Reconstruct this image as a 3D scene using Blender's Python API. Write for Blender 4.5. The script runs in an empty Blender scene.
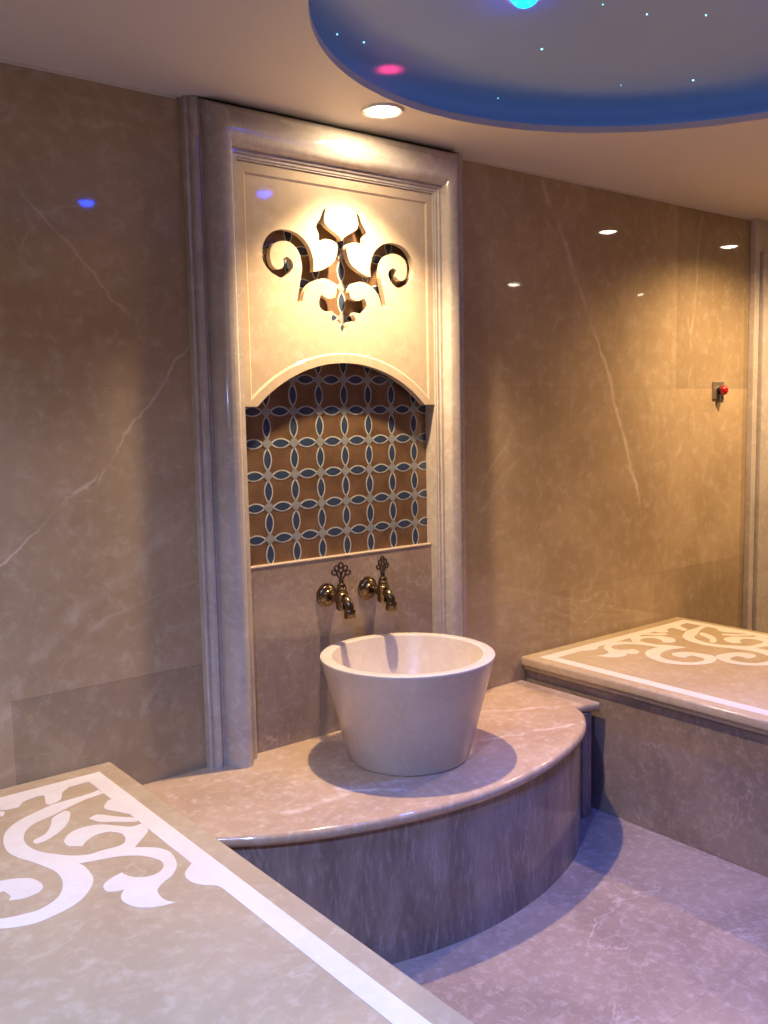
import bpy, bmesh, math, random
from mathutils import Vector, Matrix
random.seed(7)
PI = math.pi
S = bpy.context.scene
C = S.collection

# ------------------------------------------------------------------ camera
cam_d = bpy.data.cameras.new('camera'); cam = bpy.data.objects.new('camera', cam_d); C.objects.link(cam)
cr = Vector((0.78335851, -0.62126556, -0.01945607)); cu = Vector((0.08017825, 0.06995833, 0.99432252)); cf = Vector((0.61637723, 0.78047097, -0.10461444))
m = Matrix((cr, cu, -cf)).transposed().to_4x4(); m.translation = Vector((0, -2.3979, 1.43))
cam.matrix_world = m
cam_d.sensor_fit = 'VERTICAL'; cam_d.sensor_height = 36; cam_d.lens = 924.986 * 36 / 1024
cam_d.clip_start = 0.02
S.camera = cam

# ------------------------------------------------------------------ world, exposure
w = bpy.data.worlds.new('world'); S.world = w; w.use_nodes = True
w.node_tree.nodes['Background'].inputs[0].default_value = (0.5, 0.5, 0.9, 1)
w.node_tree.nodes['Background'].inputs[1].default_value = 0.02
S.view_settings.view_transform = 'Standard'; S.view_settings.look = 'None'
S.view_settings.exposure = 0.08; S.view_settings.gamma = 1; S.view_settings.use_curve_mapping = False

CEIL = 2.302; COVE = 2.42; BENCH = 0.50; SHELF = 0.409
NX = 1.727                       # centre of the niche
# recessed lamps: position, colour, watts, how far the cone opens
WARM = (1.0, 0.68, 0.36)
WARMW = (1.0, 0.73, 0.43)
BLUE = (0.03, 0.12, 1.0)
LAMPS = [
    ('recessed_downlight', (1.732, -0.236, CEIL), WARMW, 145, 'bright recessed ceiling downlight right above the carved niche panel'),
    ('recessed_downlight', (3.757, -0.549, CEIL), WARM, 120, 'recessed ceiling downlight over the right bench, nearest the back wall'),
    ('recessed_downlight', (4.667, -0.452, CEIL), WARM, 105, 'recessed ceiling downlight over the passage beyond the right bench'),
    ('recessed_downlight', (4.724, -2.10, CEIL), WARM, 14, 'recessed ceiling downlight in the far part of the room, away from the wall'),
    ('recessed_downlight', (5.976, -1.985, CEIL), WARM, 30, 'small dim recessed ceiling downlight at the far right end of the room'),
    ('recessed_downlight', (-0.30, -0.549, CEIL), WARM, 30, 'added unseen ceiling downlight over the left bench, warm fill for the left wall'),  # added warm fill for the left wall, no known lamp here
    ('recessed_downlight', (-1.26, -2.10, CEIL), WARM, 12, 'added unseen ceiling downlight at the far left end of the room, weak warm fill'),  # added opposite the far right lamps as weak fill, no known source
    ('recessed_downlight', (-0.05, -1.75, CEIL), (0.25, 0.42, 1.0), 345, 'added unseen cool bluish white downlight over the left bench, fill for wall and frame'),  # added to throw cool light on the left wall, frame and bench
    ('blue_downlight', (1.725, -0.795, COVE), BLUE, 14, 'blue recessed lamp in the starry ceiling dome, cut by the top of the photo'),
    ('blue_downlight', (1.640, -1.810, COVE), BLUE, 110, 'blue recessed lamp in the starry dome, mirrored on the left wall'),
    ('blue_downlight', (2.220, -1.280, COVE), BLUE, 165, 'blue recessed lamp in the starry dome, mirrored on the carved panel'),
]

# ------------------------------------------------------------------ helpers
def link(o, parent=None):
    C.objects.link(o)
    if parent: o.parent = parent; o.matrix_parent_inverse = parent.matrix_world.inverted()
    return o
def obj(name, bm, mat, parent=None, smooth=False, mats=None):
    me = bpy.data.meshes.new(name)
    bmesh.ops.recalc_face_normals(bm, faces=bm.faces)
    bm.to_mesh(me); bm.free()
    for mm in (mats or [mat]): me.materials.append(mm)
    if smooth:
        me.polygons.foreach_set('use_smooth', [True] * len(me.polygons))
        me.set_sharp_from_angle(angle=math.radians(38))
    o = bpy.data.objects.new(name, me)
    if parent:
        link(o, parent)
        o.matrix_parent_inverse = Matrix.Translation(-parent.location) if parent.rotation_euler.z == 0 else Matrix.Identity(4)
    else: link(o)
    return o
def tag(o, label=None, cat=None, group=None, kind=None):
    if label: o['label'] = label
    if cat: o['category'] = cat
    if group: o['group'] = group
    if kind: o['kind'] = kind
    return o
def thing(name, label, cat, loc, group=None):
    o = bpy.data.objects.new(name, None); C.objects.link(o); o.location = loc; o.empty_display_size = 0.05
    return tag(o, label, cat, group)
def box(bm, x0, x1, y0, y1, z0, z1, bev=0, seg=2):
    g = bmesh.ops.create_cube(bm, size=1)
    for v in g['verts']:
        v.co = Vector(((x0 + x1) / 2 + v.co.x * (x1 - x0), (y0 + y1) / 2 + v.co.y * (y1 - y0), (z0 + z1) / 2 + v.co.z * (z1 - z0)))
    if bev:
        es = list({e for v in g['verts'] for e in v.link_edges})
        bmesh.ops.bevel(bm, geom=es, offset=bev, segments=seg, affect='EDGES', profile=0.6)
    return bm
def lathe(bm, prof, M=Matrix.Identity(4), n=48, closed=False, mi=0):
    rings = []
    for r, z in prof:
        if r < 1e-6: rings.append([bm.verts.new(M @ Vector((0, 0, z)))])
        else: rings.append([bm.verts.new(M @ Vector((r * math.cos(2 * PI * k / n), r * math.sin(2 * PI * k / n), z))) for k in range(n)])
    if closed: rings.append(rings[0])
    for a, b in zip(rings, rings[1:]):
        for k in range(n):
            k2 = (k + 1) % n
            if len(a) == 1 and len(b) == 1: continue
            if len(a) == 1: f = bm.faces.new((a[0], b[k2], b[k]))
            elif len(b) == 1: f = bm.faces.new((a[k], a[k2], b[0]))
            else: f = bm.faces.new((a[k], a[k2], b[k2], b[k]))
            f.material_index = mi
    return bm
def tube(bm, pts, rad, n=14, closed=False):
    pts = [Vector(p) for p in pts]; N = len(pts); rings = []
    rads = rad if isinstance(rad, (list, tuple)) else [rad] * N
    up = None
    for i, p in enumerate(pts):
        if closed: t = pts[(i + 1) % N] - pts[i - 1]
        else: t = pts[min(i + 1, N - 1)] - pts[max(i - 1, 0)]
        t.normalize()
        if up is None:
            up = Vector((0, 0, 1)) if abs(t.z) < 0.9 else Vector((1, 0, 0))
        a = (up - t * up.dot(t)); a.normalize(); b = t.cross(a); up = a
        rings.append([bm.verts.new(p + (a * math.cos(2 * PI * k / n) + b * math.sin(2 * PI * k / n)) * rads[i]) for k in range(n)])
    seq = list(zip(rings, rings[1:])) + ([(rings[-1], rings[0])] if closed else [])
    for a, b in seq:
        for k in range(n): bm.faces.new((a[k], a[(k + 1) % n], b[(k + 1) % n], b[k]))
    if not closed:
        bm.faces.new(rings[0][::-1]); bm.faces.new(rings[-1])
    return bm
def smooth_poly(pts, sub=4, corner=62, closed=True):
    """Catmull-Rom through the points, keeping sharp turns sharp."""
    P = [Vector((p[0], p[1])) for p in pts]; n = len(P); out = []
    def is_corner(i):
        a = P[i] - P[i - 1]; b = P[(i + 1) % n] - P[i]
        if a.length < 1e-6 or b.length < 1e-6: return True
        return math.degrees(a.angle(b)) > corner
    cn = [is_corner(i) for i in range(n)]
    if not closed: cn[0] = cn[-1] = True
    for i in range(n if closed else n - 1):
        p1, p2 = P[i], P[(i + 1) % n]
        p0 = p1 if cn[i] else P[i - 1]
        p3 = p2 if cn[(i + 1) % n] else P[(i + 2) % n]
        for k in range(sub):
            t = k / sub
            out.append(0.5 * ((2 * p1) + (p2 - p0) * t + (2 * p0 - 5 * p1 + 4 * p2 - p3) * t * t + (3 * p1 - p0 - 3 * p2 + p3) * t ** 3))
    if not closed: out.append(P[-1])
    return out
def fill(loops, half, bevel=0.0, seg=2):
    """flat shape with holes (2D curve), extruded by half to either side; returns a mesh in XY"""
    cd = bpy.data.curves.new('fill', 'CURVE'); cd.dimensions = '2D'; cd.fill_mode = 'BOTH'; cd.extrude = half
    cd.bevel_depth = bevel; cd.bevel_resolution = seg; cd.offset = -bevel
    for L in loops:
        s = cd.splines.new('POLY'); s.points.add(len(L) - 1); s.use_cyclic_u = True
        for q, p in zip(s.points, L): q.co = (p[0], p[1], 0, 1)
    o = bpy.data.objects.new('fill', cd); C.objects.link(o)
    dg = bpy.context.evaluated_depsgraph_get(); dg.update()
    me = bpy.data.meshes.new_from_object(o.evaluated_get(dg))
    bpy.data.objects.remove(o); bpy.data.curves.remove(cd)
    return me
def add_fill(bm, loops, half, M, bevel=0.0, mi=0):
    me = fill(loops, half, bevel); me.transform(M)
    n0 = len(bm.faces); bm.from_mesh(me); bpy.data.meshes.remove(me)
    bm.faces.ensure_lookup_table()
    for f in bm.faces[n0:]: f.material_index = mi
    return bm
def XZ(y): return Matrix(((1, 0, 0, 0), (0, 0, -1, y), (0, 1, 0, 0), (0, 0, 0, 1)))   # (u,v,w) -> (u, y-w, v)

# ------------------------------------------------------------------ materials
def nodes(name):
    mt = bpy.data.materials.new(name); mt.use_nodes = True
    nt = mt.node_tree; return mt, nt, nt.nodes, nt.links, nt.nodes['Principled BSDF']
def plain(name, col, rough=0.4, metal=0.0, emit=None, strength=0, coat=0, bump=0, bscale=200):
    mt, nt, N, L, b = nodes(name)
    b.inputs['Base Color'].default_value = (*col, 1); b.inputs['Roughness'].default_value = rough; b.inputs['Metallic'].default_value = metal
    if coat: b.inputs['Coat Weight'].default_value = coat
    if emit: b.inputs['Emission Color'].default_value = (*emit, 1); b.inputs['Emission Strength'].default_value = strength
    no = N.new('ShaderNodeTexNoise'); no.inputs['Scale'].default_value = bscale
    tc = N.new('ShaderNodeTexCoord'); L.new(tc.outputs['Object'], no.inputs['Vector'])
    if bump:
        bp = N.new('ShaderNodeBump'); bp.inputs['Strength'].default_value = bump; bp.inputs['Distance'].default_value = 0.002
        L.new(no.outputs['Fac'], bp.inputs['Height']); L.new(bp.outputs['Normal'], b.inputs['Normal'])
    return mt
def marble(name, base, dark, light, rough=0.1, scale=1.0, veins=(), slabs=None, joint=0.35, vein_amt=0.5, tint=0.10, spec=0.5, stretch=None, thin=0.5, rects=(), vax=2):
    mt, nt, N, L, b = nodes(name)
    def new(t, **k):
        n = N.new(t)
        for a, v in k.items(): setattr(n, a, v)
        return n
    def mth(op, a, b_=None, c=None, clamp=False):
        n = new('ShaderNodeMath', operation=op, use_clamp=clamp)
        for i, v in enumerate((a, b_, c)):
            if v is None: continue
            if isinstance(v, (int, float)): n.inputs[i].default_value = v
            else: L.new(v, n.inputs[i])
        return n.outputs[0]
    def mix(f, a, c):
        n = new('ShaderNodeMix', data_type='RGBA')
        if isinstance(f, (int, float)): n.inputs[0].default_value = f
        else: L.new(f, n.inputs[0])
        for i, v in ((6, a), (7, c)):
            if isinstance(v, tuple): n.inputs[i].default_value = (*v, 1)
            else: L.new(v, n.inputs[i])
        return n.outputs[2]
    def ramp(f, lo, hi):
        n = new('ShaderNodeMapRange', interpolation_type='SMOOTHSTEP'); L.new(f, n.inputs[0])
        n.inputs[1].default_value = lo; n.inputs[2].default_value = hi; return n.outputs[0]
    tc = new('ShaderNodeTexCoord'); P = tc.outputs['Object']
    if stretch:
        mp = new('ShaderNodeMapping'); mp.inputs['Scale'].default_value = stretch; L.new(P, mp.inputs[0]); PS = mp.outputs[0]
    else: PS = P
    def noise(s, det=6, r=0.6, dist=0.0, src=None):
        n = new('ShaderNodeTexNoise'); n.inputs['Scale'].default_value = s * scale; n.inputs['Detail'].default_value = det
        n.inputs['Roughness'].default_value = r; n.inputs['Distortion'].default_value = dist
        L.new(src or PS, n.inputs['Vector']); return n
    cloud = noise(2.2, 7, 0.62, 0.5); fine = noise(22, 5, 0.7, 0.3)
    col = mix(ramp(cloud.outputs['Fac'], 0.34, 0.68), dark, base)
    col = mix(mth('MULTIPLY', ramp(fine.outputs['Fac'], 0.45, 0.75), 0.36), col, light)
    # thin wandering veins: where a noise crosses one half
    for s, wd, am in ((1.1, 0.010, vein_amt), (2.9, 0.010, vein_amt * thin)):
        v = noise(s, 5, 0.55, 1.4)
        k = mth('ABSOLUTE', mth('SUBTRACT', v.outputs['Fac'], 0.5))
        k = mth('SUBTRACT', 1.0, ramp(k, 0.0, wd))
        br = noise(3.1, 3, 0.5)
        k = mth('MULTIPLY', k, mth('MULTIPLY', ramp(br.outputs['Fac'], 0.45, 0.65), am))
        col = mix(k, col, light)
    if veins:
        sp = new('ShaderNodeSeparateXYZ'); L.new(P, sp.inputs[0])
        wob = noise(5, 6, 0.65); wv = mth('MULTIPLY', mth('SUBTRACT', wob.outputs['Fac'], 0.5), 0.09)
        for (x0, z0, x1, z1, wd, am) in veins:
            dx, dz = x1 - x0, z1 - z0; ln = math.hypot(dx, dz)
            X = mth('SUBTRACT', sp.outputs[0], x0); Z = mth('SUBTRACT', sp.outputs[vax], z0)
            d = mth('ADD', mth('DIVIDE', mth('SUBTRACT', mth('MULTIPLY', X, dz), mth('MULTIPLY', Z, dx)), ln), wv)
            t = mth('DIVIDE', mth('ADD', mth('MULTIPLY', X, dx), mth('MULTIPLY', Z, dz)), ln * ln)
            k = mth('SUBTRACT', 1.0, ramp(mth('ABSOLUTE', d), 0.0, wd))
            k = mth('MULTIPLY', k, mth('MULTIPLY', ramp(t, -0.02, 0.1), mth('SUBTRACT', 1.0, ramp(t, 0.85, 1.02))))
            br = noise(9, 3, 0.5)
            k = mth('MULTIPLY', k, mth('MULTIPLY', ramp(br.outputs['Fac'], 0.3, 0.65), am))
            col = mix(k, col, light)
    if slabs:
        # big wall slabs: rows along one axis, each with a slight shade of its own and a hairline joint
        sp2 = new('ShaderNodeSeparateXYZ'); L.new(P, sp2.inputs[0])
        ax, ay, ox, oy, wdt, hgt = slabs
        v = mth('DIVIDE', mth('SUBTRACT', sp2.outputs[ay], oy), hgt); row = mth('FLOOR', v)
        u = mth('ADD', mth('DIVIDE', mth('SUBTRACT', sp2.outputs[ax], ox), wdt), mth('MULTIPLY', row, 0.13)); colm = mth('FLOOR', u)
        cmb = new('ShaderNodeCombineXYZ'); L.new(row, cmb.inputs[0]); L.new(colm, cmb.inputs[1])
        wn = new('ShaderNodeTexWhiteNoise', noise_dimensions='3D'); L.new(cmb.outputs[0], wn.inputs[0])
        shade = mth('ADD', 1 - tint, mth('MULTIPLY', wn.outputs['Value'], 2 * tint))
        fu = mth('MULTIPLY', mth('MINIMUM', mth('FRACT', u), mth('SUBTRACT', 1.0, mth('FRACT', u))), wdt)
        fv = mth('MULTIPLY', mth('MINIMUM', mth('FRACT', v), mth('SUBTRACT', 1.0, mth('FRACT', v))), hgt)
        jn = mth('SUBTRACT', 1.0, ramp(mth('MINIMUM', fu, fv), 0.0007, 0.002))
        hs = new('ShaderNodeHueSaturation'); L.new(col, hs.inputs['Color']); L.new(mth('MULTIPLY', shade, mth('SUBTRACT', 1.0, mth('MULTIPLY', jn, joint))), hs.inputs['Value'])
        col = hs.outputs[0]
    for (xa, xb, za, zb, f) in rects:
        # one wall slab with a stone shade of its own
        k = mth('MULTIPLY', mth('MULTIPLY', mth('GREATER_THAN', sp2.outputs[0], xa), mth('LESS_THAN', sp2.outputs[0], xb)), mth('MULTIPLY', mth('GREATER_THAN', sp2.outputs[2], za), mth('LESS_THAN', sp2.outputs[2], zb)))
        hs = new('ShaderNodeHueSaturation'); L.new(col, hs.inputs['Color']); L.new(mth('ADD', 1.0, mth('MULTIPLY', k, f - 1)), hs.inputs['Value']); col = hs.outputs[0]
    L.new(col, b.inputs['Base Color'])
    b.inputs['Roughness'].default_value = rough; b.inputs['Specular IOR Level'].default_value = spec
    return mt
BASE = (0.47, 0.345, 0.235); DARK = (0.36, 0.25, 0.165); LIGHT = (0.74, 0.62, 0.48)
M_wall = marble('beige_wall_marble', (0.46, 0.335, 0.195), (0.36, 0.255, 0.145), (0.64, 0.53, 0.39), 0.035, 0.9, slabs=(0, 2, 0.53, -0.08, 1.08, 0.8), tint=0.0, joint=0.13, rects=[(3.53, 5, 1.52, 2.4, .82), (2.2, 2.83, 0, .72, .93), (2.83, 3.39, 0, .72, 1.05), (3.39, 5, 0, .72, .92), (0.67, 1.3, 0, .72, .80), (-3, 0.67, 0, .72, 1.04), (3.39, 5, .72, 1.52, 1.06)],
    veins=[(2.66, 2.30, 2.90, 1.88, .020, .5), (2.88, 1.92, 3.10, 1.52, .014, .7), (3.06, 1.58, 3.32, 0.95, .016, .8), (1.22, 1.64, 0.90, 1.25, .006, .8), (0.93, 1.30, 0.62, 1.03, .006, .9), (0.75, 2.02, 1.05, 1.70, .006, .5), (1.20, 1.17, 0.70, 0.80, .03, .3), (3.70, 2.3, 3.62, 1.5, .012, .6)], vein_amt=0.3)
M_side = marble('side_wall_marble', (0.40, 0.30, 0.21), (0.31, 0.22, 0.15), (0.62, 0.52, 0.42), 0.07, 0.9, slabs=(1, 2, 0.0, -0.08, 1.08, 0.8))
M_bench = marble('bench_marble', (0.50, 0.385, 0.235), (0.43, 0.32, 0.19), (0.66, 0.56, 0.42), 0.16, 1.3, vein_amt=0.3)
M_shelf = marble('plinth_marble', (0.52, 0.36, 0.225), (0.43, 0.29, 0.175), (0.78, 0.68, 0.56), 0.10, 1.6, vein_amt=0.4, vax=1, veins=[(1.20, -.42, 1.42, -.42, .025, .9), (1.40, -.37, 1.55, -.53, .012, .6), (1.9, -.36, 2.45, -.50, .014, .6), (2.05, -.12, 2.45, -.33, .016, .5)])
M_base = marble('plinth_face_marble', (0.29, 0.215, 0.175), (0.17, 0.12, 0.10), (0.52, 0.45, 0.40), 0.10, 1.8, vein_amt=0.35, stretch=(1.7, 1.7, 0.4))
M_frame = marble('frame_marble', (0.52, 0.45, 0.38), (0.43, 0.36, 0.30), (0.76, 0.71, 0.66), 0.12, 1.6, vein_amt=0.4)
M_panel = marble('carved_panel_marble', (0.55, 0.43, 0.30), (0.49, 0.37, 0.25), (0.70, 0.60, 0.47), 0.045, 1.2, vein_amt=0.4, thin=0.2)
M_splash = marble('splash_marble', (0.37, 0.27, 0.19), (0.28, 0.20, 0.14), (0.56, 0.45, 0.35), 0.10, 2.0, vein_amt=0.6)
M_bowl = marble('cream_bowl_marble', (0.66, 0.57, 0.46), (0.60, 0.50, 0.39), (0.78, 0.70, 0.60), 0.25, 2.5, vein_amt=0.15)
M_floor = marble('floor_marble', (0.37, 0.275, 0.20), (0.29, 0.21, 0.155), (0.66, 0.55, 0.46), 0.16, 1.4, slabs=(0, 1, 0.0, 0.0, 0.6, 0.6), tint=0.03, vein_amt=0.4, joint=0.12)
M_inlay = marble('white_inlay_marble', (0.80, 0.73, 0.63), (0.74, 0.66, 0.56), (0.86, 0.80, 0.72), 0.18, 2.5, vein_amt=0.1)
M_ceil = plain('ceiling_paint', (0.62, 0.56, 0.48), 0.6, bump=0.05)
M_cove = plain('dome_paint', (0.30, 0.42, 0.58), 0.5, bump=0.05)
M_trimring = plain('lamp_ring', (0.75, 0.72, 0.66), 0.3, 0.6)
M_tile = None
def mosaic_mat():
    mt, nt, N, L, b = nodes('bronze_glass_tile')
    tc = N.new('ShaderNodeTexCoord'); no = N.new('ShaderNodeTexNoise'); no.inputs['Scale'].default_value = 14; no.inputs['Detail'].default_value = 4
    L.new(tc.outputs['Object'], no.inputs[0])
    r = N.new('ShaderNodeValToRGB'); r.color_ramp.elements[0].position = 0.3; r.color_ramp.elements[0].color = (0.14, 0.075, 0.04, 1)
    r.color_ramp.elements[1].position = 0.7; r.color_ramp.elements[1].color = (0.24, 0.14, 0.075, 1)
    L.new(no.outputs['Fac'], r.inputs[0]); L.new(r.outputs[0], b.inputs['Base Color'])
    b.inputs['Metallic'].default_value = 0.35; b.inputs['Roughness'].default_value = 0.3; b.inputs['Coat Weight'].default_value = 0.5; b.inputs['Coat Roughness'].default_value = 0.06
    return mt
M_bronze = mosaic_mat()
M_navy = plain('navy_glass_tile', (0.035, 0.055, 0.10), 0.12, 0.1, coat=0.8)
M_white = plain('white_stone_strip', (0.44, 0.44, 0.38), 0.3)
M_grey = plain('speckled_grey_tile', (0.30, 0.31, 0.29), 0.3, 0.3, bump=0.4, bscale=400)
M_brass = plain('aged_brass', (0.17, 0.12, 0.065), 0.24, 0.95, bump=0.06, bscale=90)
M_dkbrass = plain('dark_aged_brass', (0.085, 0.05, 0.03), 0.34, 0.8, bump=0.1, bscale=120)
M_chrome = plain('brushed_steel', (0.45, 0.38, 0.29), 0.38, 0.8)
M_red = plain('red_plastic', (0.36, 0.004, 0.008), 0.25, coat=0.5)
M_black = plain('black_plastic', (0.02, 0.015, 0.015), 0.3)
M_lampw = plain('warm_lamp_glass', (1, 0.9, 0.8), 0.3, emit=(1.0, 0.86, 0.66), strength=40)
M_lamphot = plain('bright_lamp_glass', (1, 0.9, 0.8), 0.3, emit=(1.0, 0.78, 0.5), strength=170)
M_lampb = plain('blue_lamp_glass', (0.02, 0.05, 0.5), 0.3, emit=(0.0, 0.036, 0.62), strength=70)
M_star = plain('star_fibre_tip', (0.3, 0.9, 1.0), 0.3, emit=(0.25, 0.85, 1.0), strength=3.0)

# ------------------------------------------------------------------ room shell
RX0, RX1, RY1 = -2.4, 6.6, -3.6
bm = bmesh.new(); box(bm, RX0, RX1, RY1, 0.08, -0.06, 0.0); tag(obj('floor', bm, M_floor), kind='structure')
# back wall with the niche opening (one mesh made of four blocks around the hole)
HX0, HX1, HZ0, HZ1 = NX - 0.375, NX + 0.375, 0.979, 2.15
bm = bmesh.new()
def slab_with_hole(bm, y0, y1):
    v = {}
    xs = [RX0, HX0, HX1, RX1]; zs = [0, HZ0, HZ1, CEIL + 0.02]
    for j, y in enumerate((y0, y1)):
        for a, x in enumerate(xs):
            for c, z in enumerate(zs): v[j, a, c] = bm.verts.new((x, y, z))
    for j in (0, 1):
        for a in range(3):
            for c in range(3):
                if (a, c) == (1, 1): continue
                bm.faces.new([v[j, a, c], v[j, a + 1, c], v[j, a + 1, c + 1], v[j, a, c + 1]])
    for (p, q) in (((1, 1), (2, 1)), ((2, 1), (2, 2)), ((2, 2), (1, 2)), ((1, 2), (1, 1))):
        bm.faces.new([v[0, p[0], p[1]], v[0, q[0], q[1]], v[1, q[0], q[1]], v[1, p[0], p[1]]])
    for c in range(3):
        bm.faces.new([v[0, 0, c], v[0, 0, c + 1], v[1, 0, c + 1], v[1, 0, c]]); bm.faces.new([v[0, 3, c], v[0, 3, c + 1], v[1, 3, c + 1], v[1, 3, c]])
    for a in range(3):
        bm.faces.new([v[0, a, 0], v[0, a + 1, 0], v[1, a + 1, 0], v[1, a, 0]]); bm.faces.new([v[0, a, 3], v[0, a + 1, 3], v[1, a + 1, 3], v[1, a, 3]])
slab_with_hole(bm, 0.0, 0.08)
tag(obj('wall_back', bm, M_wall), kind='structure')
bm = bmesh.new(); box(bm, RX0 - 0.08, RX0, RY1, 0.08, 0, CEIL + 0.02); tag(obj('wall_left', bm, M_side), kind='structure')
bm = bmesh.new(); box(bm, RX1, RX1 + 0.08, RY1, 0.08, 0, CEIL + 0.02); tag(obj('wall_right', bm, M_side), kind='structure')
bm = bmesh.new(); box(bm, RX0, RX1, RY1 - 0.08, RY1, 0, CEIL + 0.02); tag(obj('wall_front', bm, M_side), kind='structure')
# ceiling with the round opening of the dome
CCX, CCY, CRX = 1.914, -1.178, 0.889
def circle(cx, cy, r, n=128): return [(cx + r * math.cos(2 * PI * k / n), cy + r * math.sin(2 * PI * k / n)) for k in range(n)]
bm = bmesh.new()
add_fill(bm, [[(RX0, RY1), (RX1, RY1), (RX1, 0.08), (RX0, 0.08)], circle(CCX, CCY, CRX)], 0.010, Matrix.Translation((0, 0, CEIL + 0.010)))
tag(obj('ceiling', bm, M_ceil), kind='structure')
# dome above: wider than the opening, its ledge hides the blue strip
bm = bmesh.new()
R2 = 1.06
lathe(bm, [(R2, CEIL + 0.02), (R2, COVE - 0.03), (R2 - 0.012, COVE - 0.008), (R2 - 0.03, COVE), (0, COVE), (0, COVE + 0.02), (R2 + 0.02, COVE + 0.02), (R2 + 0.02, CEIL + 0.02)], Matrix.Translation((CCX, CCY, 0)), 128, closed=True)
tag(obj('trim_1', bm, M_cove, smooth=True), kind='structure')
# thin cornice line between wall and ceiling
bm = bmesh.new()
box(bm, RX0, NX - 0.53, -0.006, 0.0, CEIL - 0.006, CEIL); box(bm, NX + 0.53, 4.10, -0.006, 0.0, CEIL - 0.006, CEIL)
tag(obj('trim_2', bm, M_ceil), kind='structure')
# stone casing that stands out from the back wall at the far right
bm = bmesh.new()
box(bm, 4.105, 4.145, -0.030, 0.0, 0, CEIL, 0.004); box(bm, 4.16, 5.4, -0.045, 0.0, 0, 2.155, 0.006); box(bm, 4.145, 5.4, -0.022, 0.0, 2.155, CEIL, 0.003)
tag(obj('trim_3', bm, M_frame), kind='structure')

# ------------------------------------------------------------------ lamps
def downlight(i):
    name, loc, col, W, label = LAMPS[i]
    blue = name.startswith('blue'); z = loc[2]; r = 0.034 if blue else (0.048 if i == 0 else 0.042)
    if i == 4: r = 0.022
    T = Matrix.Translation(loc)
    t = thing(name, label, 'ceiling light', loc, None)
    bm = bmesh.new()
    lathe(bm, [(r, 0.004), (r, -0.003), (r + 0.003, -0.006), (r + 0.010, -0.0065), (r + 0.014, -0.003), (r + 0.015, 0.0), (r + 0.012, 0.006)], T, 40, closed=True)
    obj('trim_ring', bm, M_trimring, t, True)
    bm = bmesh.new(); h = 0.026 if blue else 0.011
    lathe(bm, [(r, 0.002), (r, -0.001), (r * 0.92, -h * .4), (r * 0.7, -h * .73), (r * .4, -h * .93), (0, -h)], T, 40)
    obj('lamp_lens', bm, M_lampb if blue else (M_lamphot if i == 0 else M_lampw), t, True)
    ld = bpy.data.lights.new(name + '_glow', 'SPOT'); ld.energy = W; ld.color = col; ld.shadow_soft_size = 0.022
    ld.spot_size = math.radians(84 if blue else (106 if i == 0 else 150)); ld.spot_blend = 1.0 if i else 0.85
    lo = bpy.data.objects.new('light_source', ld); C.objects.link(lo); lo.parent = t; lo.location = (0, 0, -0.045)
    return t
for i in range(len(LAMPS)): downlight(i)
# blue strip hidden on the ledge of the dome, and an added red light that makes the red spot
ts = thing('led_strip', 'blue light strip hidden on the ledge round the starry ceiling dome', 'light strip', (CCX, CCY, CEIL + 0.02))
bm = bmesh.new(); tube(bm, [(CCX + 1.03 * math.cos(2 * PI * k / 96), CCY + 1.03 * math.sin(2 * PI * k / 96), CEIL + 0.028) for k in range(96)], 0.006, 8, closed=True)
obj('strip', bm, plain('blue_strip_glass', (0.02, 0.05, 0.3), 0.4, emit=(0.28, 0.48, 1.0), strength=1.8), ts, True)
tr = thing('red_spot_helper', 'added unseen red light behind the dome edge, making a red spot above the downlight', 'light', (1.762, -0.235, CEIL + 0.02))
bm = bmesh.new(); lathe(bm, [(0, 0.016), (0.006, 0.014), (0.009, 0.008), (0.009, 0.0), (0, 0)], Matrix.Translation(tr.location), 20)
obj('helper_body', bm, plain('red_helper_glow', (0.5, 0.01, 0.03), 0.3, emit=(1, 0.03, 0.08), strength=5), tr, True)
ld = bpy.data.lights.new('red_glow', 'SPOT'); ld.energy = 0.9; ld.color = (1, 0.03, 0.12); ld.shadow_soft_size = 0.012; ld.spot_size = math.radians(70); ld.spot_blend = 1
lo = bpy.data.objects.new('light_source', ld); C.objects.link(lo); lo.parent = tr; lo.location = (0, 0, 0.025); lo.rotation_euler = (PI, 0, 0)
# fibre optic stars
SG = 'fibre optic stars in the ceiling dome'
STARS = [((2.007, -0.596), 1.35, 'bright cyan star light left of middle in the visible dome'), ((2.566, -0.701), 1.3, 'bright cyan star light furthest right in the dome'), ((1.917, -0.875), .6, 'faint star light nearest the blue lamp, at the top edge of the photo'),
    ((2.054, -0.904), .8, 'small star light at the top, left one of the two right of the blue lamp'), ((2.182, -0.989), .8, 'small star light at the top right, the one highest up'), ((2.193, -0.245), .6, 'faint star light just above the front edge of the dome'),
    ((1.580, -0.350), .9, 'small star light left of the red spot, inner one of the pair'), ((2.420, -0.546), .6, 'faint star light between the two brightest ones'), ((1.492, -0.351), .7, 'small star light at the far left edge of the dome')]
for (x, y), s, lb in STARS:
    bm = bmesh.new(); lathe(bm, [(0.0024 * s, 0.001), (0.0024 * s, -0.001), (0.0012 * s, -0.0024), (0, -0.003)], Matrix.Translation((x, y, COVE)), 10)
    tag(obj('star_light', bm, M_star, smooth=True), lb, 'star light', SG)

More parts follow.
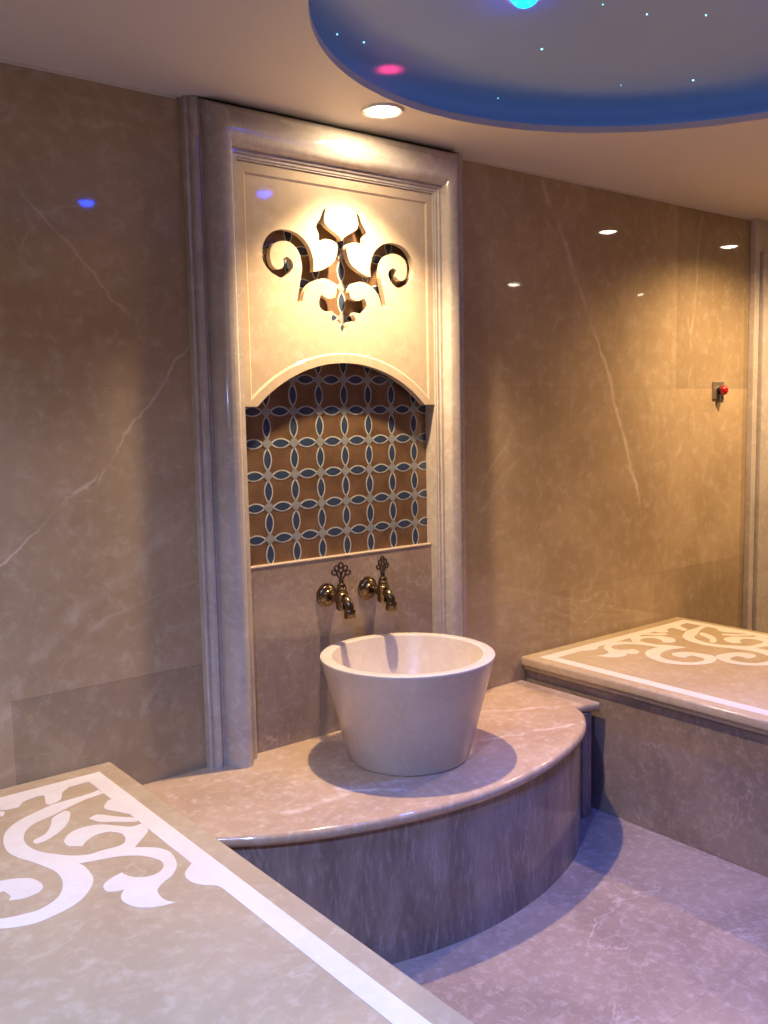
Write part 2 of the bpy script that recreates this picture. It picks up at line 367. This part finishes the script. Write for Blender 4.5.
# ------------------------------------------------------------------ benches
def bench(x0, x1, ylen, label, corner_right, side):
    """corner_right: True = the scroll corner is the right/back corner"""
    t = thing('marble_bench', label, 'bench', ((x0 + x1) / 2, -ylen / 2, 0))
    bm = bmesh.new(); ins = 0.027
    box(bm, x0 + ins, x1 - ins, -ylen + ins, -0.002, 0.0, BENCH - 0.040, 0.002, 1)
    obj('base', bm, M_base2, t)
    bm = bmesh.new()
    # top slab with a rounded nose, resting on a thin strip
    bm2 = bmesh.new(); box(bm2, x0, x1, -ylen, -0.002, BENCH - 0.036, BENCH)
    es = [e for e in bm2.edges if (abs(e.verts[0].co.z - e.verts[1].co.z) < 1e-6) and not (abs(e.verts[0].co.y + 0.002) < 1e-4 and abs(e.verts[1].co.y + 0.002) < 1e-4)]
    bmesh.ops.bevel(bm2, geom=es, offset=0.010, segments=5, affect='EDGES', profile=0.5)
    me = bpy.data.meshes.new('q'); bm2.to_mesh(me); bm2.free(); bm.from_mesh(me); bpy.data.meshes.remove(me)
    obj('top_slab', bm, M_bench, t, True)
    bm = bmesh.new(); box(bm, x0 + 0.014, x1 - 0.014, -ylen + 0.014, -0.003, BENCH - 0.052, BENCH - 0.036, 0.002, 1)
    obj('under_strip', bm, M_bench, t)
    return t
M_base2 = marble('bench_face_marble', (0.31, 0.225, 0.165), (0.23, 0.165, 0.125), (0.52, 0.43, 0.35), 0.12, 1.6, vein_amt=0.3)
BL0, BL1, BR0, BR1, BLEN = -0.114, 0.924, 2.547, 3.571, 2.02
left_bench = bench(BL0, BL1, BLEN, 'long beige marble bench with white scroll inlay, at the lower left', True, 0)
right_bench = bench(BR0, BR1, BLEN, 'long beige marble bench with white scroll inlay, right of the wash basin', True, 1)

# scroll inlay in corner coordinates: u = distance from the bench's right edge, v = distance from the wall
main = [(0.088, 0.2017), (0.0906, 0.1734), (0.1205, 0.1806), (0.1658, 0.1834), (0.2099, 0.1861), (0.2579, 0.2041), (0.3009, 0.2242), (0.3388, 0.2584), (0.3617, 0.3082), (0.3705, 0.3667), (0.3617, 0.4113), (0.3449, 0.4516), (0.3297, 0.4949), (0.3205, 0.5323), (0.3236, 0.5775), (0.3397, 0.6185), (0.3621, 0.6433), (0.3942, 0.6584), (0.4201, 0.6569), (0.4644, 0.6434),
    (0.49, 0.61), (0.495, 0.57), (0.478, 0.545), (0.4353, 0.5415), (0.4288, 0.5425), (0.4233, 0.5694), (0.4311, 0.5846), (0.4077, 0.5958), (0.3759, 0.5921), (0.3599, 0.5696), (0.3662, 0.5297), (0.3905, 0.5061), (0.4216, 0.4936), (0.48, 0.488), (0.52, 0.525), (0.533, 0.585), (0.512, 0.64),
    (0.4744, 0.6782), (0.4474, 0.6933), (0.4183, 0.7025), (0.3846, 0.6993), (0.3477, 0.6896), (0.3123, 0.6685), (0.2781, 0.6256), (0.2672, 0.5876), (0.2659, 0.5446), (0.2702, 0.5259)]
claw = [(0.2315, 0.5372), (0.194, 0.5498), (0.1623, 0.5716), (0.1419, 0.6), (0.1328, 0.6344), (0.1435, 0.6616), (0.1682, 0.6758), (0.1959, 0.6669), (0.2129, 0.6425), (0.2163, 0.6226), (0.2432, 0.6313), (0.2666, 0.6499), (0.2694, 0.6775), (0.2521, 0.6904), (0.2395, 0.6919), (0.255, 0.7109), (0.2606, 0.7376), (0.2493, 0.7717), (0.2225, 0.7946), (0.1841, 0.8054), (0.1964, 0.779), (0.1924, 0.7414), (0.1729, 0.7204), (0.1395, 0.7003), (0.1122, 0.6626), (0.0999, 0.6089), (0.1087, 0.5735), (0.1282, 0.5511), (0.1496, 0.5327), (0.1051, 0.4897), (0.09, 0.4693), (0.088, 0.43), (0.1137, 0.4296), (0.1344, 0.4055), (0.164, 0.3711), (0.2007, 0.3597), (0.2322, 0.3681), (0.2569, 0.3985), (0.2585, 0.4305), (0.2347, 0.451), (0.2209, 0.4351), (0.1943, 0.4182), (0.1699, 0.4184), (0.1595, 0.4246), (0.1442, 0.45), (0.1507, 0.4859), (0.1706, 0.5033), (0.2144, 0.4994), (0.2411, 0.4992)]
head = [(0.2717, 0.4782), (0.2981, 0.445), (0.3174, 0.4124), (0.327, 0.3715), (0.3235, 0.3297), (0.3047, 0.2879), (0.277, 0.2634), (0.2404, 0.2513), (0.1807, 0.2249), (0.1305, 0.2071)]
full = main + claw + head
i0 = main.index((0.3449, 0.4516))
half2 = [(0.285, 0.468)] + main[i0:] + claw          # the mirrored side has no head, it runs into the first scroll
leaf = [(0.3097, 0.353), (0.2767, 0.3356), (0.2519, 0.2974), (0.2357, 0.2618), (0.1995, 0.2417), (0.1933, 0.2601), (0.2139, 0.3057), (0.2428, 0.3413), (0.2841, 0.3694), (0.3102, 0.3727)]
nub = [(0.085, 0.2618), (0.0962, 0.2511), (0.1148, 0.2745), (0.1212, 0.2965), (0.1039, 0.3319), (0.085, 0.3687)]
nub2 = [(0.3182, 0.080), (0.3182, 0.132), (0.2808, 0.1448), (0.261, 0.1213), (0.2289, 0.1104), (0.2084, 0.1141), (0.2106, 0.1305), (0.2207, 0.17), (0.2132, 0.1833), (0.1841, 0.1674), (0.1656, 0.127), (0.1492, 0.1121), (0.1225, 0.080)]
sliver = [(0.1723, 0.3229), (0.1539, 0.3136), (0.1400, 0.3220), (0.1148, 0.3583), (0.088, 0.3901), (0.092, 0.4137), (0.1324, 0.3794), (0.1584, 0.3569)]
bump = [(0.085, 0.6736), (0.0901, 0.6836), (0.1124, 0.7035), (0.1234, 0.724), (0.1245, 0.7522), (0.1128, 0.7766), (0.0921, 0.799), (0.0871, 0.8292), (0.082, 0.86)]
def swap(L): return [(b, a) for a, b in L]
def inlay(parent, x1, x0, ylen):
    bm = bmesh.new(); z = BENCH
    def put(L, h):
        L = smooth_poly(L, 3, 75)
        add_fill(bm, [[(x1 - u, -v) for u, v in L]], 0.0006, Matrix.Translation((0, 0, z + h)))
    for k, L in enumerate((full, leaf, nub, nub2, sliver, bump)): put(L, 0.00010 + 0.00001 * k)
    for k, L in enumerate((half2, sliver, bump)): put(swap(L), 0.00018 + 0.00001 * k)
    a, b = 0.042, 0.088; yb = 0.056; yb2 = 0.104
    O = [(x0 + a, -yb), (x1 - a, -yb), (x1 - a, -ylen + a), (x0 + a, -ylen + a)]
    I = [(x0 + b, -yb2), (x1 - b, -yb2), (x1 - b, -ylen + b), (x0 + b, -ylen + b)]
    add_fill(bm, [O, I], 0.0006, Matrix.Translation((0, 0, z + 0.0003)))
    o = obj('scroll_inlay', bm, M_inlay, parent); o['label'] = 'white marble scroll and border inlay'
inlay(left_bench, 0.910, BL0, BLEN)
inlay(right_bench, BR1, BR0, BLEN)

# ------------------------------------------------------------------ curved plinth under the basin
t = thing('curved_plinth', 'low bow-fronted beige marble plinth between the two benches, carrying the basin', 'plinth', (1.72, -0.25, 0))
arc = [(0.912, -0.375), (1.012, -0.437), (1.108, -0.502), (1.213, -0.556), (1.335, -0.602), (1.483, -0.641), (1.62, -0.661), (1.756, -0.666), (1.90, -0.652), (2.040, -0.622), (2.191, -0.570), (2.300, -0.515), (2.381, -0.452), (2.425, -0.405), (2.444, -0.368)]
def offs(L, d):
    out = []
    for i, p in enumerate(L):
        a = Vector(L[max(i - 1, 0)]); b = Vector(L[min(i + 1, len(L) - 1)]); tt = (b - a).normalized()
        out.append((p[0] - tt.y * d, p[1] + tt.x * d))
    return out
fine_arc = [tuple(v) for v in smooth_poly(arc, 5, 90, closed=False)]
top_out = [(0.912, -0.002)] + fine_arc + [(2.456, -0.352), (2.500, -0.362), (2.545, -0.376), (2.545, -0.002)]
bm = bmesh.new()
def nosed(bm, loop, z0, z1, r, n_nose):
    """extrude a loop and round the outer edge on the given run of points"""
    rows = []; prof = []
    K = 7
    for k in range(K):
        a = -PI / 2 + PI * k / (K - 1)
        prof.append((r * (1 - math.cos(a)), (z0 + z1) / 2 + (z1 - z0) / 2 * math.sin(a)))
    for ins, z in prof:
        L = offs(loop, ins)
        row = []
        for i, p in enumerate(loop):
            q = L[i] if n_nose[0] <= i <= n_nose[1] else p
            row.append(bm.verts.new((q[0], q[1], z)))
        rows.append(row)
    n = len(loop)
    for a, b in zip(rows, rows[1:]):
        for i in range(n): bm.faces.new((a[i], a[(i + 1) % n], b[(i + 1) % n], b[i]))
    bm.faces.new(rows[0][::-1]); bm.faces.new(rows[-1])
nosed(bm, top_out, SHELF - 0.032, SHELF, 0.014, (2, len(top_out) - 3))
obj('top_slab', bm, M_shelf, t, True)
inner = offs(fine_arc, 0.018)
inner = [p for p in inner if p[0] < 2.432]
base_loop = [(0.938, -0.002)] + [p for p in inner if p[0] > 0.94] + [(2.432, -0.355), (2.470, -0.352), (2.473, -0.362), (2.519, -0.362), (2.519, -0.002)]
bm = bmesh.new()
lo_ = [bm.verts.new((p[0], p[1], 0)) for p in base_loop]; hi_ = [bm.verts.new((p[0], p[1], SHELF - 0.032)) for p in base_loop]
n = len(base_loop)
for i in range(n): bm.faces.new((lo_[i], lo_[(i + 1) % n], hi_[(i + 1) % n], hi_[i]))
bm.faces.new(lo_[::-1]); bm.faces.new(hi_)
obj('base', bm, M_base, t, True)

# ------------------------------------------------------------------ niche surround
t = thing('niche_surround', 'tall carved marble wall niche with moulded frame, pierced scroll panel and blue mosaic', 'wall niche', (NX, 0, SHELF))
HW = 0.517; TOPZ = 2.303; JW = 0.149
prof = [(0, 0), (0, .024), (.003, .027), (.008, .027), (.010, .022), (.014, .022), (.016, .032), (.020, .038), (.026, .040), (.034, .039), (.039, .034), (.041, .027), (.052, .026), (.054, .038), (.058, .054), (.066, .069), (.076, .080), (.088, .087), (.100, .088), (.110, .084), (.118, .077), (.124, .066), (.127, .056), (.128, .050), (.138, .050), (.1395, .0445), (.1415, .0435), (.149, .0435), (.1505, .040), (.155, .039), (.155, -.026)]
bm = bmesh.new()
rows = []
for tt, p in prof:
    tt *= JW / 0.155
    e = JW - tt                                            # the head moulding is taller than the jambs and runs into the ceiling
    e = e if e < 0.034 else 0.034 + (e - 0.034) * 1.75
    xL, xR, zt = NX - HW + tt, NX + HW - tt, min(CEIL - 0.0005, TOPZ - JW + e)
    rows.append([bm.verts.new(c) for c in ((xL, -p, SHELF), (xL, -p, zt), (xR, -p, zt), (xR, -p, SHELF))])
for a, b in zip(rows, rows[1:]):
    for k in range(3): bm.faces.new((a[k], a[k + 1], b[k + 1], b[k]))
bm.faces.new([r[0] for r in rows]); bm.faces.new([r[3] for r in rows][::-1])
fr = obj('moulded_frame', bm, M_frame, t, True)
# carved panel
IH = HW - JW            # half width inside the frame
right_half = [(0.0, 1.9660), (0.0094, 1.9786), (0.0356, 1.9932), (0.0567, 2.0067), (0.065, 2.025), (0.0573, 2.0586), (0.0683, 2.0494), (0.0780, 2.0274), (0.0900, 2.0108), (0.0960, 1.9963), (0.0877, 1.981), (0.0853, 1.9535), (0.067, 1.9644), (0.045, 1.9652), (0.0231, 1.9576), (0.0177, 1.9388), (0.0294, 1.903), (0.0562, 1.8831), (0.0828, 1.8705), (0.1086, 1.8649), (0.1077, 1.8928), (0.115, 1.923), (0.1311, 1.9491), (0.1596, 1.9701), (0.1922, 1.9783), (0.2289, 1.9761), (0.258, 1.9628), (0.2775, 1.9402), (0.2869, 1.9138), (0.2842, 1.8812), (0.2655, 1.856), (0.2421, 1.8435), (0.2217, 1.8379), (0.1976, 1.8501), (0.1813, 1.8743), (0.1873, 1.8927), (0.2034, 1.9014), (0.2162, 1.8937), (0.2143, 1.8774), (0.2207, 1.8668), (0.2371, 1.8623), (0.2547, 1.8739), (0.2606, 1.8994), (0.2548, 1.9247), (0.234, 1.9405), (0.2016, 1.9455), (0.1744, 1.9338), (0.1577, 1.9113), (0.15, 1.8769), (0.1525, 1.8562), (0.1608, 1.8204), (0.1714, 1.7728), (0.1518, 1.7731), (0.1409, 1.8062), (0.1155, 1.8325), (0.0747, 1.8473), (0.0396, 1.8379), (0.0249, 1.8139), (0.0305, 1.7933), (0.0566, 1.7872), (0.0815, 1.7979), (0.09, 1.7851), (0.0907, 1.7645), (0.073, 1.7493), (0.0423, 1.7509), (0.0373, 1.7427), (0.0459, 1.7341), (0.0462, 1.7216), (0.0277, 1.7225), (0.0162, 1.7149), (0.0129, 1.6984), (0.0, 1.678)]
hole_pts = [(NX - 0.001 + u, z) for u, z in right_half] + [(NX - 0.001 - u, z) for u, z in right_half[-2:0:-1]]
hole = smooth_poly(hole_pts, 4, 58)
def arch_outline(hw, ztop, zspring, flat, rise, steps=40):
    a = hw - flat; R = (a * a + rise * rise) / (2 * rise); cz = zspring + rise - R
    pts = [(NX - hw, ztop), (NX - hw, zspring)]
    if flat > 0: pts.append((NX - a, zspring))
    th = math.asin(a / R)
    for k in range(1 if flat > 0 else 1, steps):
        q = -th + 2 * th * k / steps
        pts.append((NX + R * math.sin(q), cz + R * math.cos(q)))
    if flat > 0: pts.append((NX + a, zspring))
    pts += [(NX + hw, zspring), (NX + hw, ztop)]
    return pts, R, cz
ZT = TOPZ - JW
out, RA, CZ = arch_outline(IH + 0.001, ZT, 1.461, 0.046, 0.132)
def arch_follow(hw, ztop, off):
    """field outline: straight sides meeting an arc concentric with the arch"""
    R = RA + off; th = math.asin(hw / R); pts = [(NX - hw, ztop)]
    for k in range(41):
        q = -th + 2 * th * k / 40; pts.append((NX + R * math.sin(q), CZ + R * math.cos(q)))
    pts.append((NX + hw, ztop)); return pts
g1 = arch_follow(IH - 0.024, ZT - 0.030, 0.026)      # inner rim of the border band
g2 = arch_follow(IH - 0.030, ZT - 0.036, 0.032)      # foot of the chamfer
bm = bmesh.new()
add_fill(bm, [out, hole], 0.0105, XZ(-0.0185))                       # body  y -.029 .. -.008
add_fill(bm, [out, g1], 0.0030, XZ(-0.0310), 0.0)                    # border band, front at -.034
a_ = [bm.verts.new((x, -0.0340, z)) for x, z in g1]; b_ = [bm.verts.new((x, -0.0289, z)) for x, z in g2]
for k in range(len(a_)): bm.faces.new((a_[k], a_[(k + 1) % len(a_)], b_[(k + 1) % len(a_)], b_[k]))
cp = obj('pierced_panel', bm, M_panel, t); cp['label'] = 'marble panel with cut-out scrollwork and arched lower edge'
# mosaic behind
MY = 0.015
bm = bmesh.new()
box(bm, HX0 + 0.001, HX1 - 0.001, MY, 0.07, HZ0 + 0.001, HZ1 - 0.001)
def flat(bm, pts, y, mi):
    f = bm.faces.new([bm.verts.new((x, y, z)) for x, z in pts]); f.material_index = mi
def vesica(cx, cz, L, Wd, vert, n=9):
    a, b = L / 2, Wd / 2; R = (a * a + b * b) / (2 * b); th = math.asin(a / R); up = []
    for k in range(n): 
        q = -th + 2 * th * k / (n - 1); up.append((R * math.sin(q), R * math.cos(q) - (R - b)))
    P = up + [(-x, -y) for x, y in up[1:-1]][:]
    P = up + [(x, -y) for x, y in up[-2:0:-1]]
    return [(cx + (y if vert else x), cz + (x if vert else y)) for x, y in P]
PT = 0.0967; X0m, Z0m = 1.7503, 1.4465
for i in range(-4, 5):
    for j in range(-5, 8):
        x, z = X0m + i * PT, Z0m + j * PT
        inx = HX0 + 0.005 < x < HX1 - 0.005; inz = HZ0 + 0.004 < z < HZ1
        if inx and inz:
            flat(bm, [(x - .0190, z), (x, z - .0200), (x + .0190, z), (x, z + .0200)], MY - 0.0015, 3)
        for vert in (0, 1):
            cx, cz = (x, z + PT / 2) if vert else (x + PT / 2, z)
            def clipped(pts):
                # keep inside the opening
                def cl(P, ax, lim, sg):
                    o = []
                    for a, b in zip(P, P[1:] + P[:1]):
                        ia, ib = sg * a[ax] <= sg * lim, sg * b[ax] <= sg * lim
                        if ia: o.append(a)
                        if ia != ib:
                            s = (lim - a[ax]) / (b[ax] - a[ax]); o.append((a[0] + s * (b[0] - a[0]), a[1] + s * (b[1] - a[1])))
                    return o
                for ax, lim, sg in ((0, HX0 + .001, -1), (0, HX1 - .001, 1), (1, HZ0 + .001, -1), (1, HZ1 - .001, 1)):
                    if pts: pts = cl(pts, ax, lim, sg)
                return pts
            for L, Wd, yy, mi in ((PT * 0.79, 0.0315, 0.0009, 2), (PT * 0.62, 0.0240, 0.0013, 1)):
                p = clipped(vesica(cx, cz, L, Wd, vert))
                if len(p) > 2: flat(bm, p, MY - yy, mi)
mo = obj('mosaic', bm, None, t, mats=[M_bronze, M_navy, M_white, M_grey]); mo['label'] = 'bronze tile mosaic with linked navy lens shapes'
# splash panel under the mosaic with its lit ledge
bm = bmesh.new(); box(bm, NX - IH, NX + IH, -0.006, -0.0005, SHELF, 0.979, 0.0)
obj('splash_panel', bm, M_splash, t)
bm = bmesh.new(); box(bm, NX - IH, NX + IH, -0.008, MY - 0.002, 0.979, 0.985, 0.0015, 1)
obj('ledge', bm, M_panel, t)

# ------------------------------------------------------------------ basin
BX, BY = 1.726, -0.312
bm = bmesh.new()
lathe(bm, [(0, 0), (.172, 0), (.180, .002), (.184, .008), (.259, .303), (.2615, .307), (.2605, .311), (.258, .312), (.229, .312), (.2255, .311), (.224, .307), (.160, .062), (.148, .048), (.12, .040), (0, .036)], Matrix.Translation((BX, BY, SHELF)), 96)
tag(obj('wash_basin', bm, M_bowl, smooth=True), 'round tapered cream stone wash basin standing on the curved plinth', 'basin')

# ------------------------------------------------------------------ taps
def tap(x, z, yaw, label):
    t = thing('wall_tap', label, 'tap', (x, 0, z), 'old-style brass taps above the basin')
    T = Matrix.Translation((x, -0.006, z)); Ry = Matrix.Rotation(PI / 2, 4, 'X')   # local +z -> -y
    bm = bmesh.new()
    lathe(bm, [(0, 0), (.037, 0), (.0385, .003), (.0375, .007), (.033, .010), (.031, .010), (.028, .0135), (.021, .016), (.0165, .020), (.014, .026)], T @ Ry, 40)
    obj('wall_flange', bm, M_brass, t, True)
    bm = bmesh.new()
    lathe(bm, [(.013, .015), (.013, .050), (.0145, .052), (.0145, .058), (.013, .060), (.013, .085)], T @ Ry, 28)
    B = Matrix.Translation((x, -0.092, z))
    lathe(bm, [(0, -.036), (.013, -.036), (.018, -.031), (.019, -.026), (.019, .010), (.0205, .012), (.0205, .018), (.018, .020)], B, 32)
    sp = [(0, -.008, -.002), (0, -.020, -.001), (0, -.029, -.004), (0, -.036, -.011), (0, -.040, -.020), (0, -.041, -.032)]
    tube(bm, [Vector((x, -0.092, z)) + Vector(q) for q in sp], [.0135, .0135, .0140, .0140, .0135, .0130], 24)
    obj('tap_body', bm, M_brass, t, True)
    bm = bmesh.new()
    lathe(bm, [(.011, -.028), (.0165, -.028), (.018, -.031), (.018, -.037), (.0168, -.038), (.0168, -.040), (.018, -.041), (.018, -.053), (.0165, -.055), (.012, -.055), (.011, -.050)], Matrix.Translation((x, -0.133, z)), 32, closed=True)
    obj('spout_nozzle', bm, M_brass, t, True)
    bm = bmesh.new()
    lathe(bm, [(.016, .019), (.0175, .021), (.0175, .025), (.0145, .027), (.0165, .030), (.0165, .034), (.0135, .036), (.0145, .040), (.0125, .046), (.0075, .049), (.007, .062), (0, .062)], B, 32)
    obj('bonnet', bm, M_brass, t, True)
    # openwork handle: five loops in a fan
    bm = bmesh.new(); Rz = Matrix.Rotation(yaw, 4, 'Z')
    HB = Matrix.Translation((x, -0.092, z + 0.060)) @ Rz
    lathe(bm, [(0, -.004), (.006, -.004), (.008, .0), (.0065, .006), (0, .008)], HB, 20)
    def loop(cx, cz, rx, rz, ang, r=0.0031):
        pts = []
        for k in range(24):
            a = 2 * PI * k / 24; u = rx * math.cos(a); v = rz * math.sin(a)
            pts.append(HB @ Vector((cx + u * math.cos(ang) - v * math.sin(ang), 0, cz + u * math.sin(ang) + v * math.cos(ang))))
        tube(bm, pts, r, 8, closed=True)
    loop(-.007, .017, .0055, .012, .32); loop(.007, .017, .0055, .012, -.32)
    loop(-.021, .022, .0065, .0085, .95); loop(.021, .022, .0065, .0085, -.95)
    loop(-.013, .036, .0065, .0080, .45); loop(.013, .036, .0065, .0080, -.45)
    loop(0, .045, .0065, .0085, 0)
    h = obj('handle', bm, M_dkbrass, t, True); h['label'] = 'dark openwork clover handle'
tap(1.647, 0.864, math.radians(-38), 'left brass wall tap over the basin, clover handle turned face on')
tap(1.811, 0.865, math.radians(12), 'right brass wall tap over the basin, handle turned nearly edge on')

# ------------------------------------------------------------------ red valve on the wall
vx, vz = 3.853, 1.511
t = thing('wall_valve', 'small steel wall valve with red knob, high on the right wall', 'valve', (vx, 0, vz))
bm = bmesh.new(); box(bm, vx - .043, vx + .043, -0.008, 0.0, vz - .040, vz + .040, 0.003); obj('plate', bm, M_chrome, t)
T = Matrix.Translation((vx, 0, vz)) @ Matrix.Rotation(PI / 2, 4, 'X')
bm = bmesh.new(); lathe(bm, [(0.019, .006), (.019, .018), (.014, .020), (.013, .030), (0, .030)], T, 28); obj('stem', bm, M_black, t, True)
bm = bmesh.new(); lathe(bm, [(0, .020), (.016, .021), (.021, .026), (.022, .034), (.020, .042), (.013, .048), (0, .050)], T, 32); obj('knob', bm, M_red, t, True)
bm = bmesh.new(); tube(bm, [(vx + .008, -.014, vz - .010), (vx + .008, -.015, vz - .040), (vx + .008, -.015, vz - .058)], [.012, .012, .010], 18); obj('lever', bm, M_chrome, t, True)
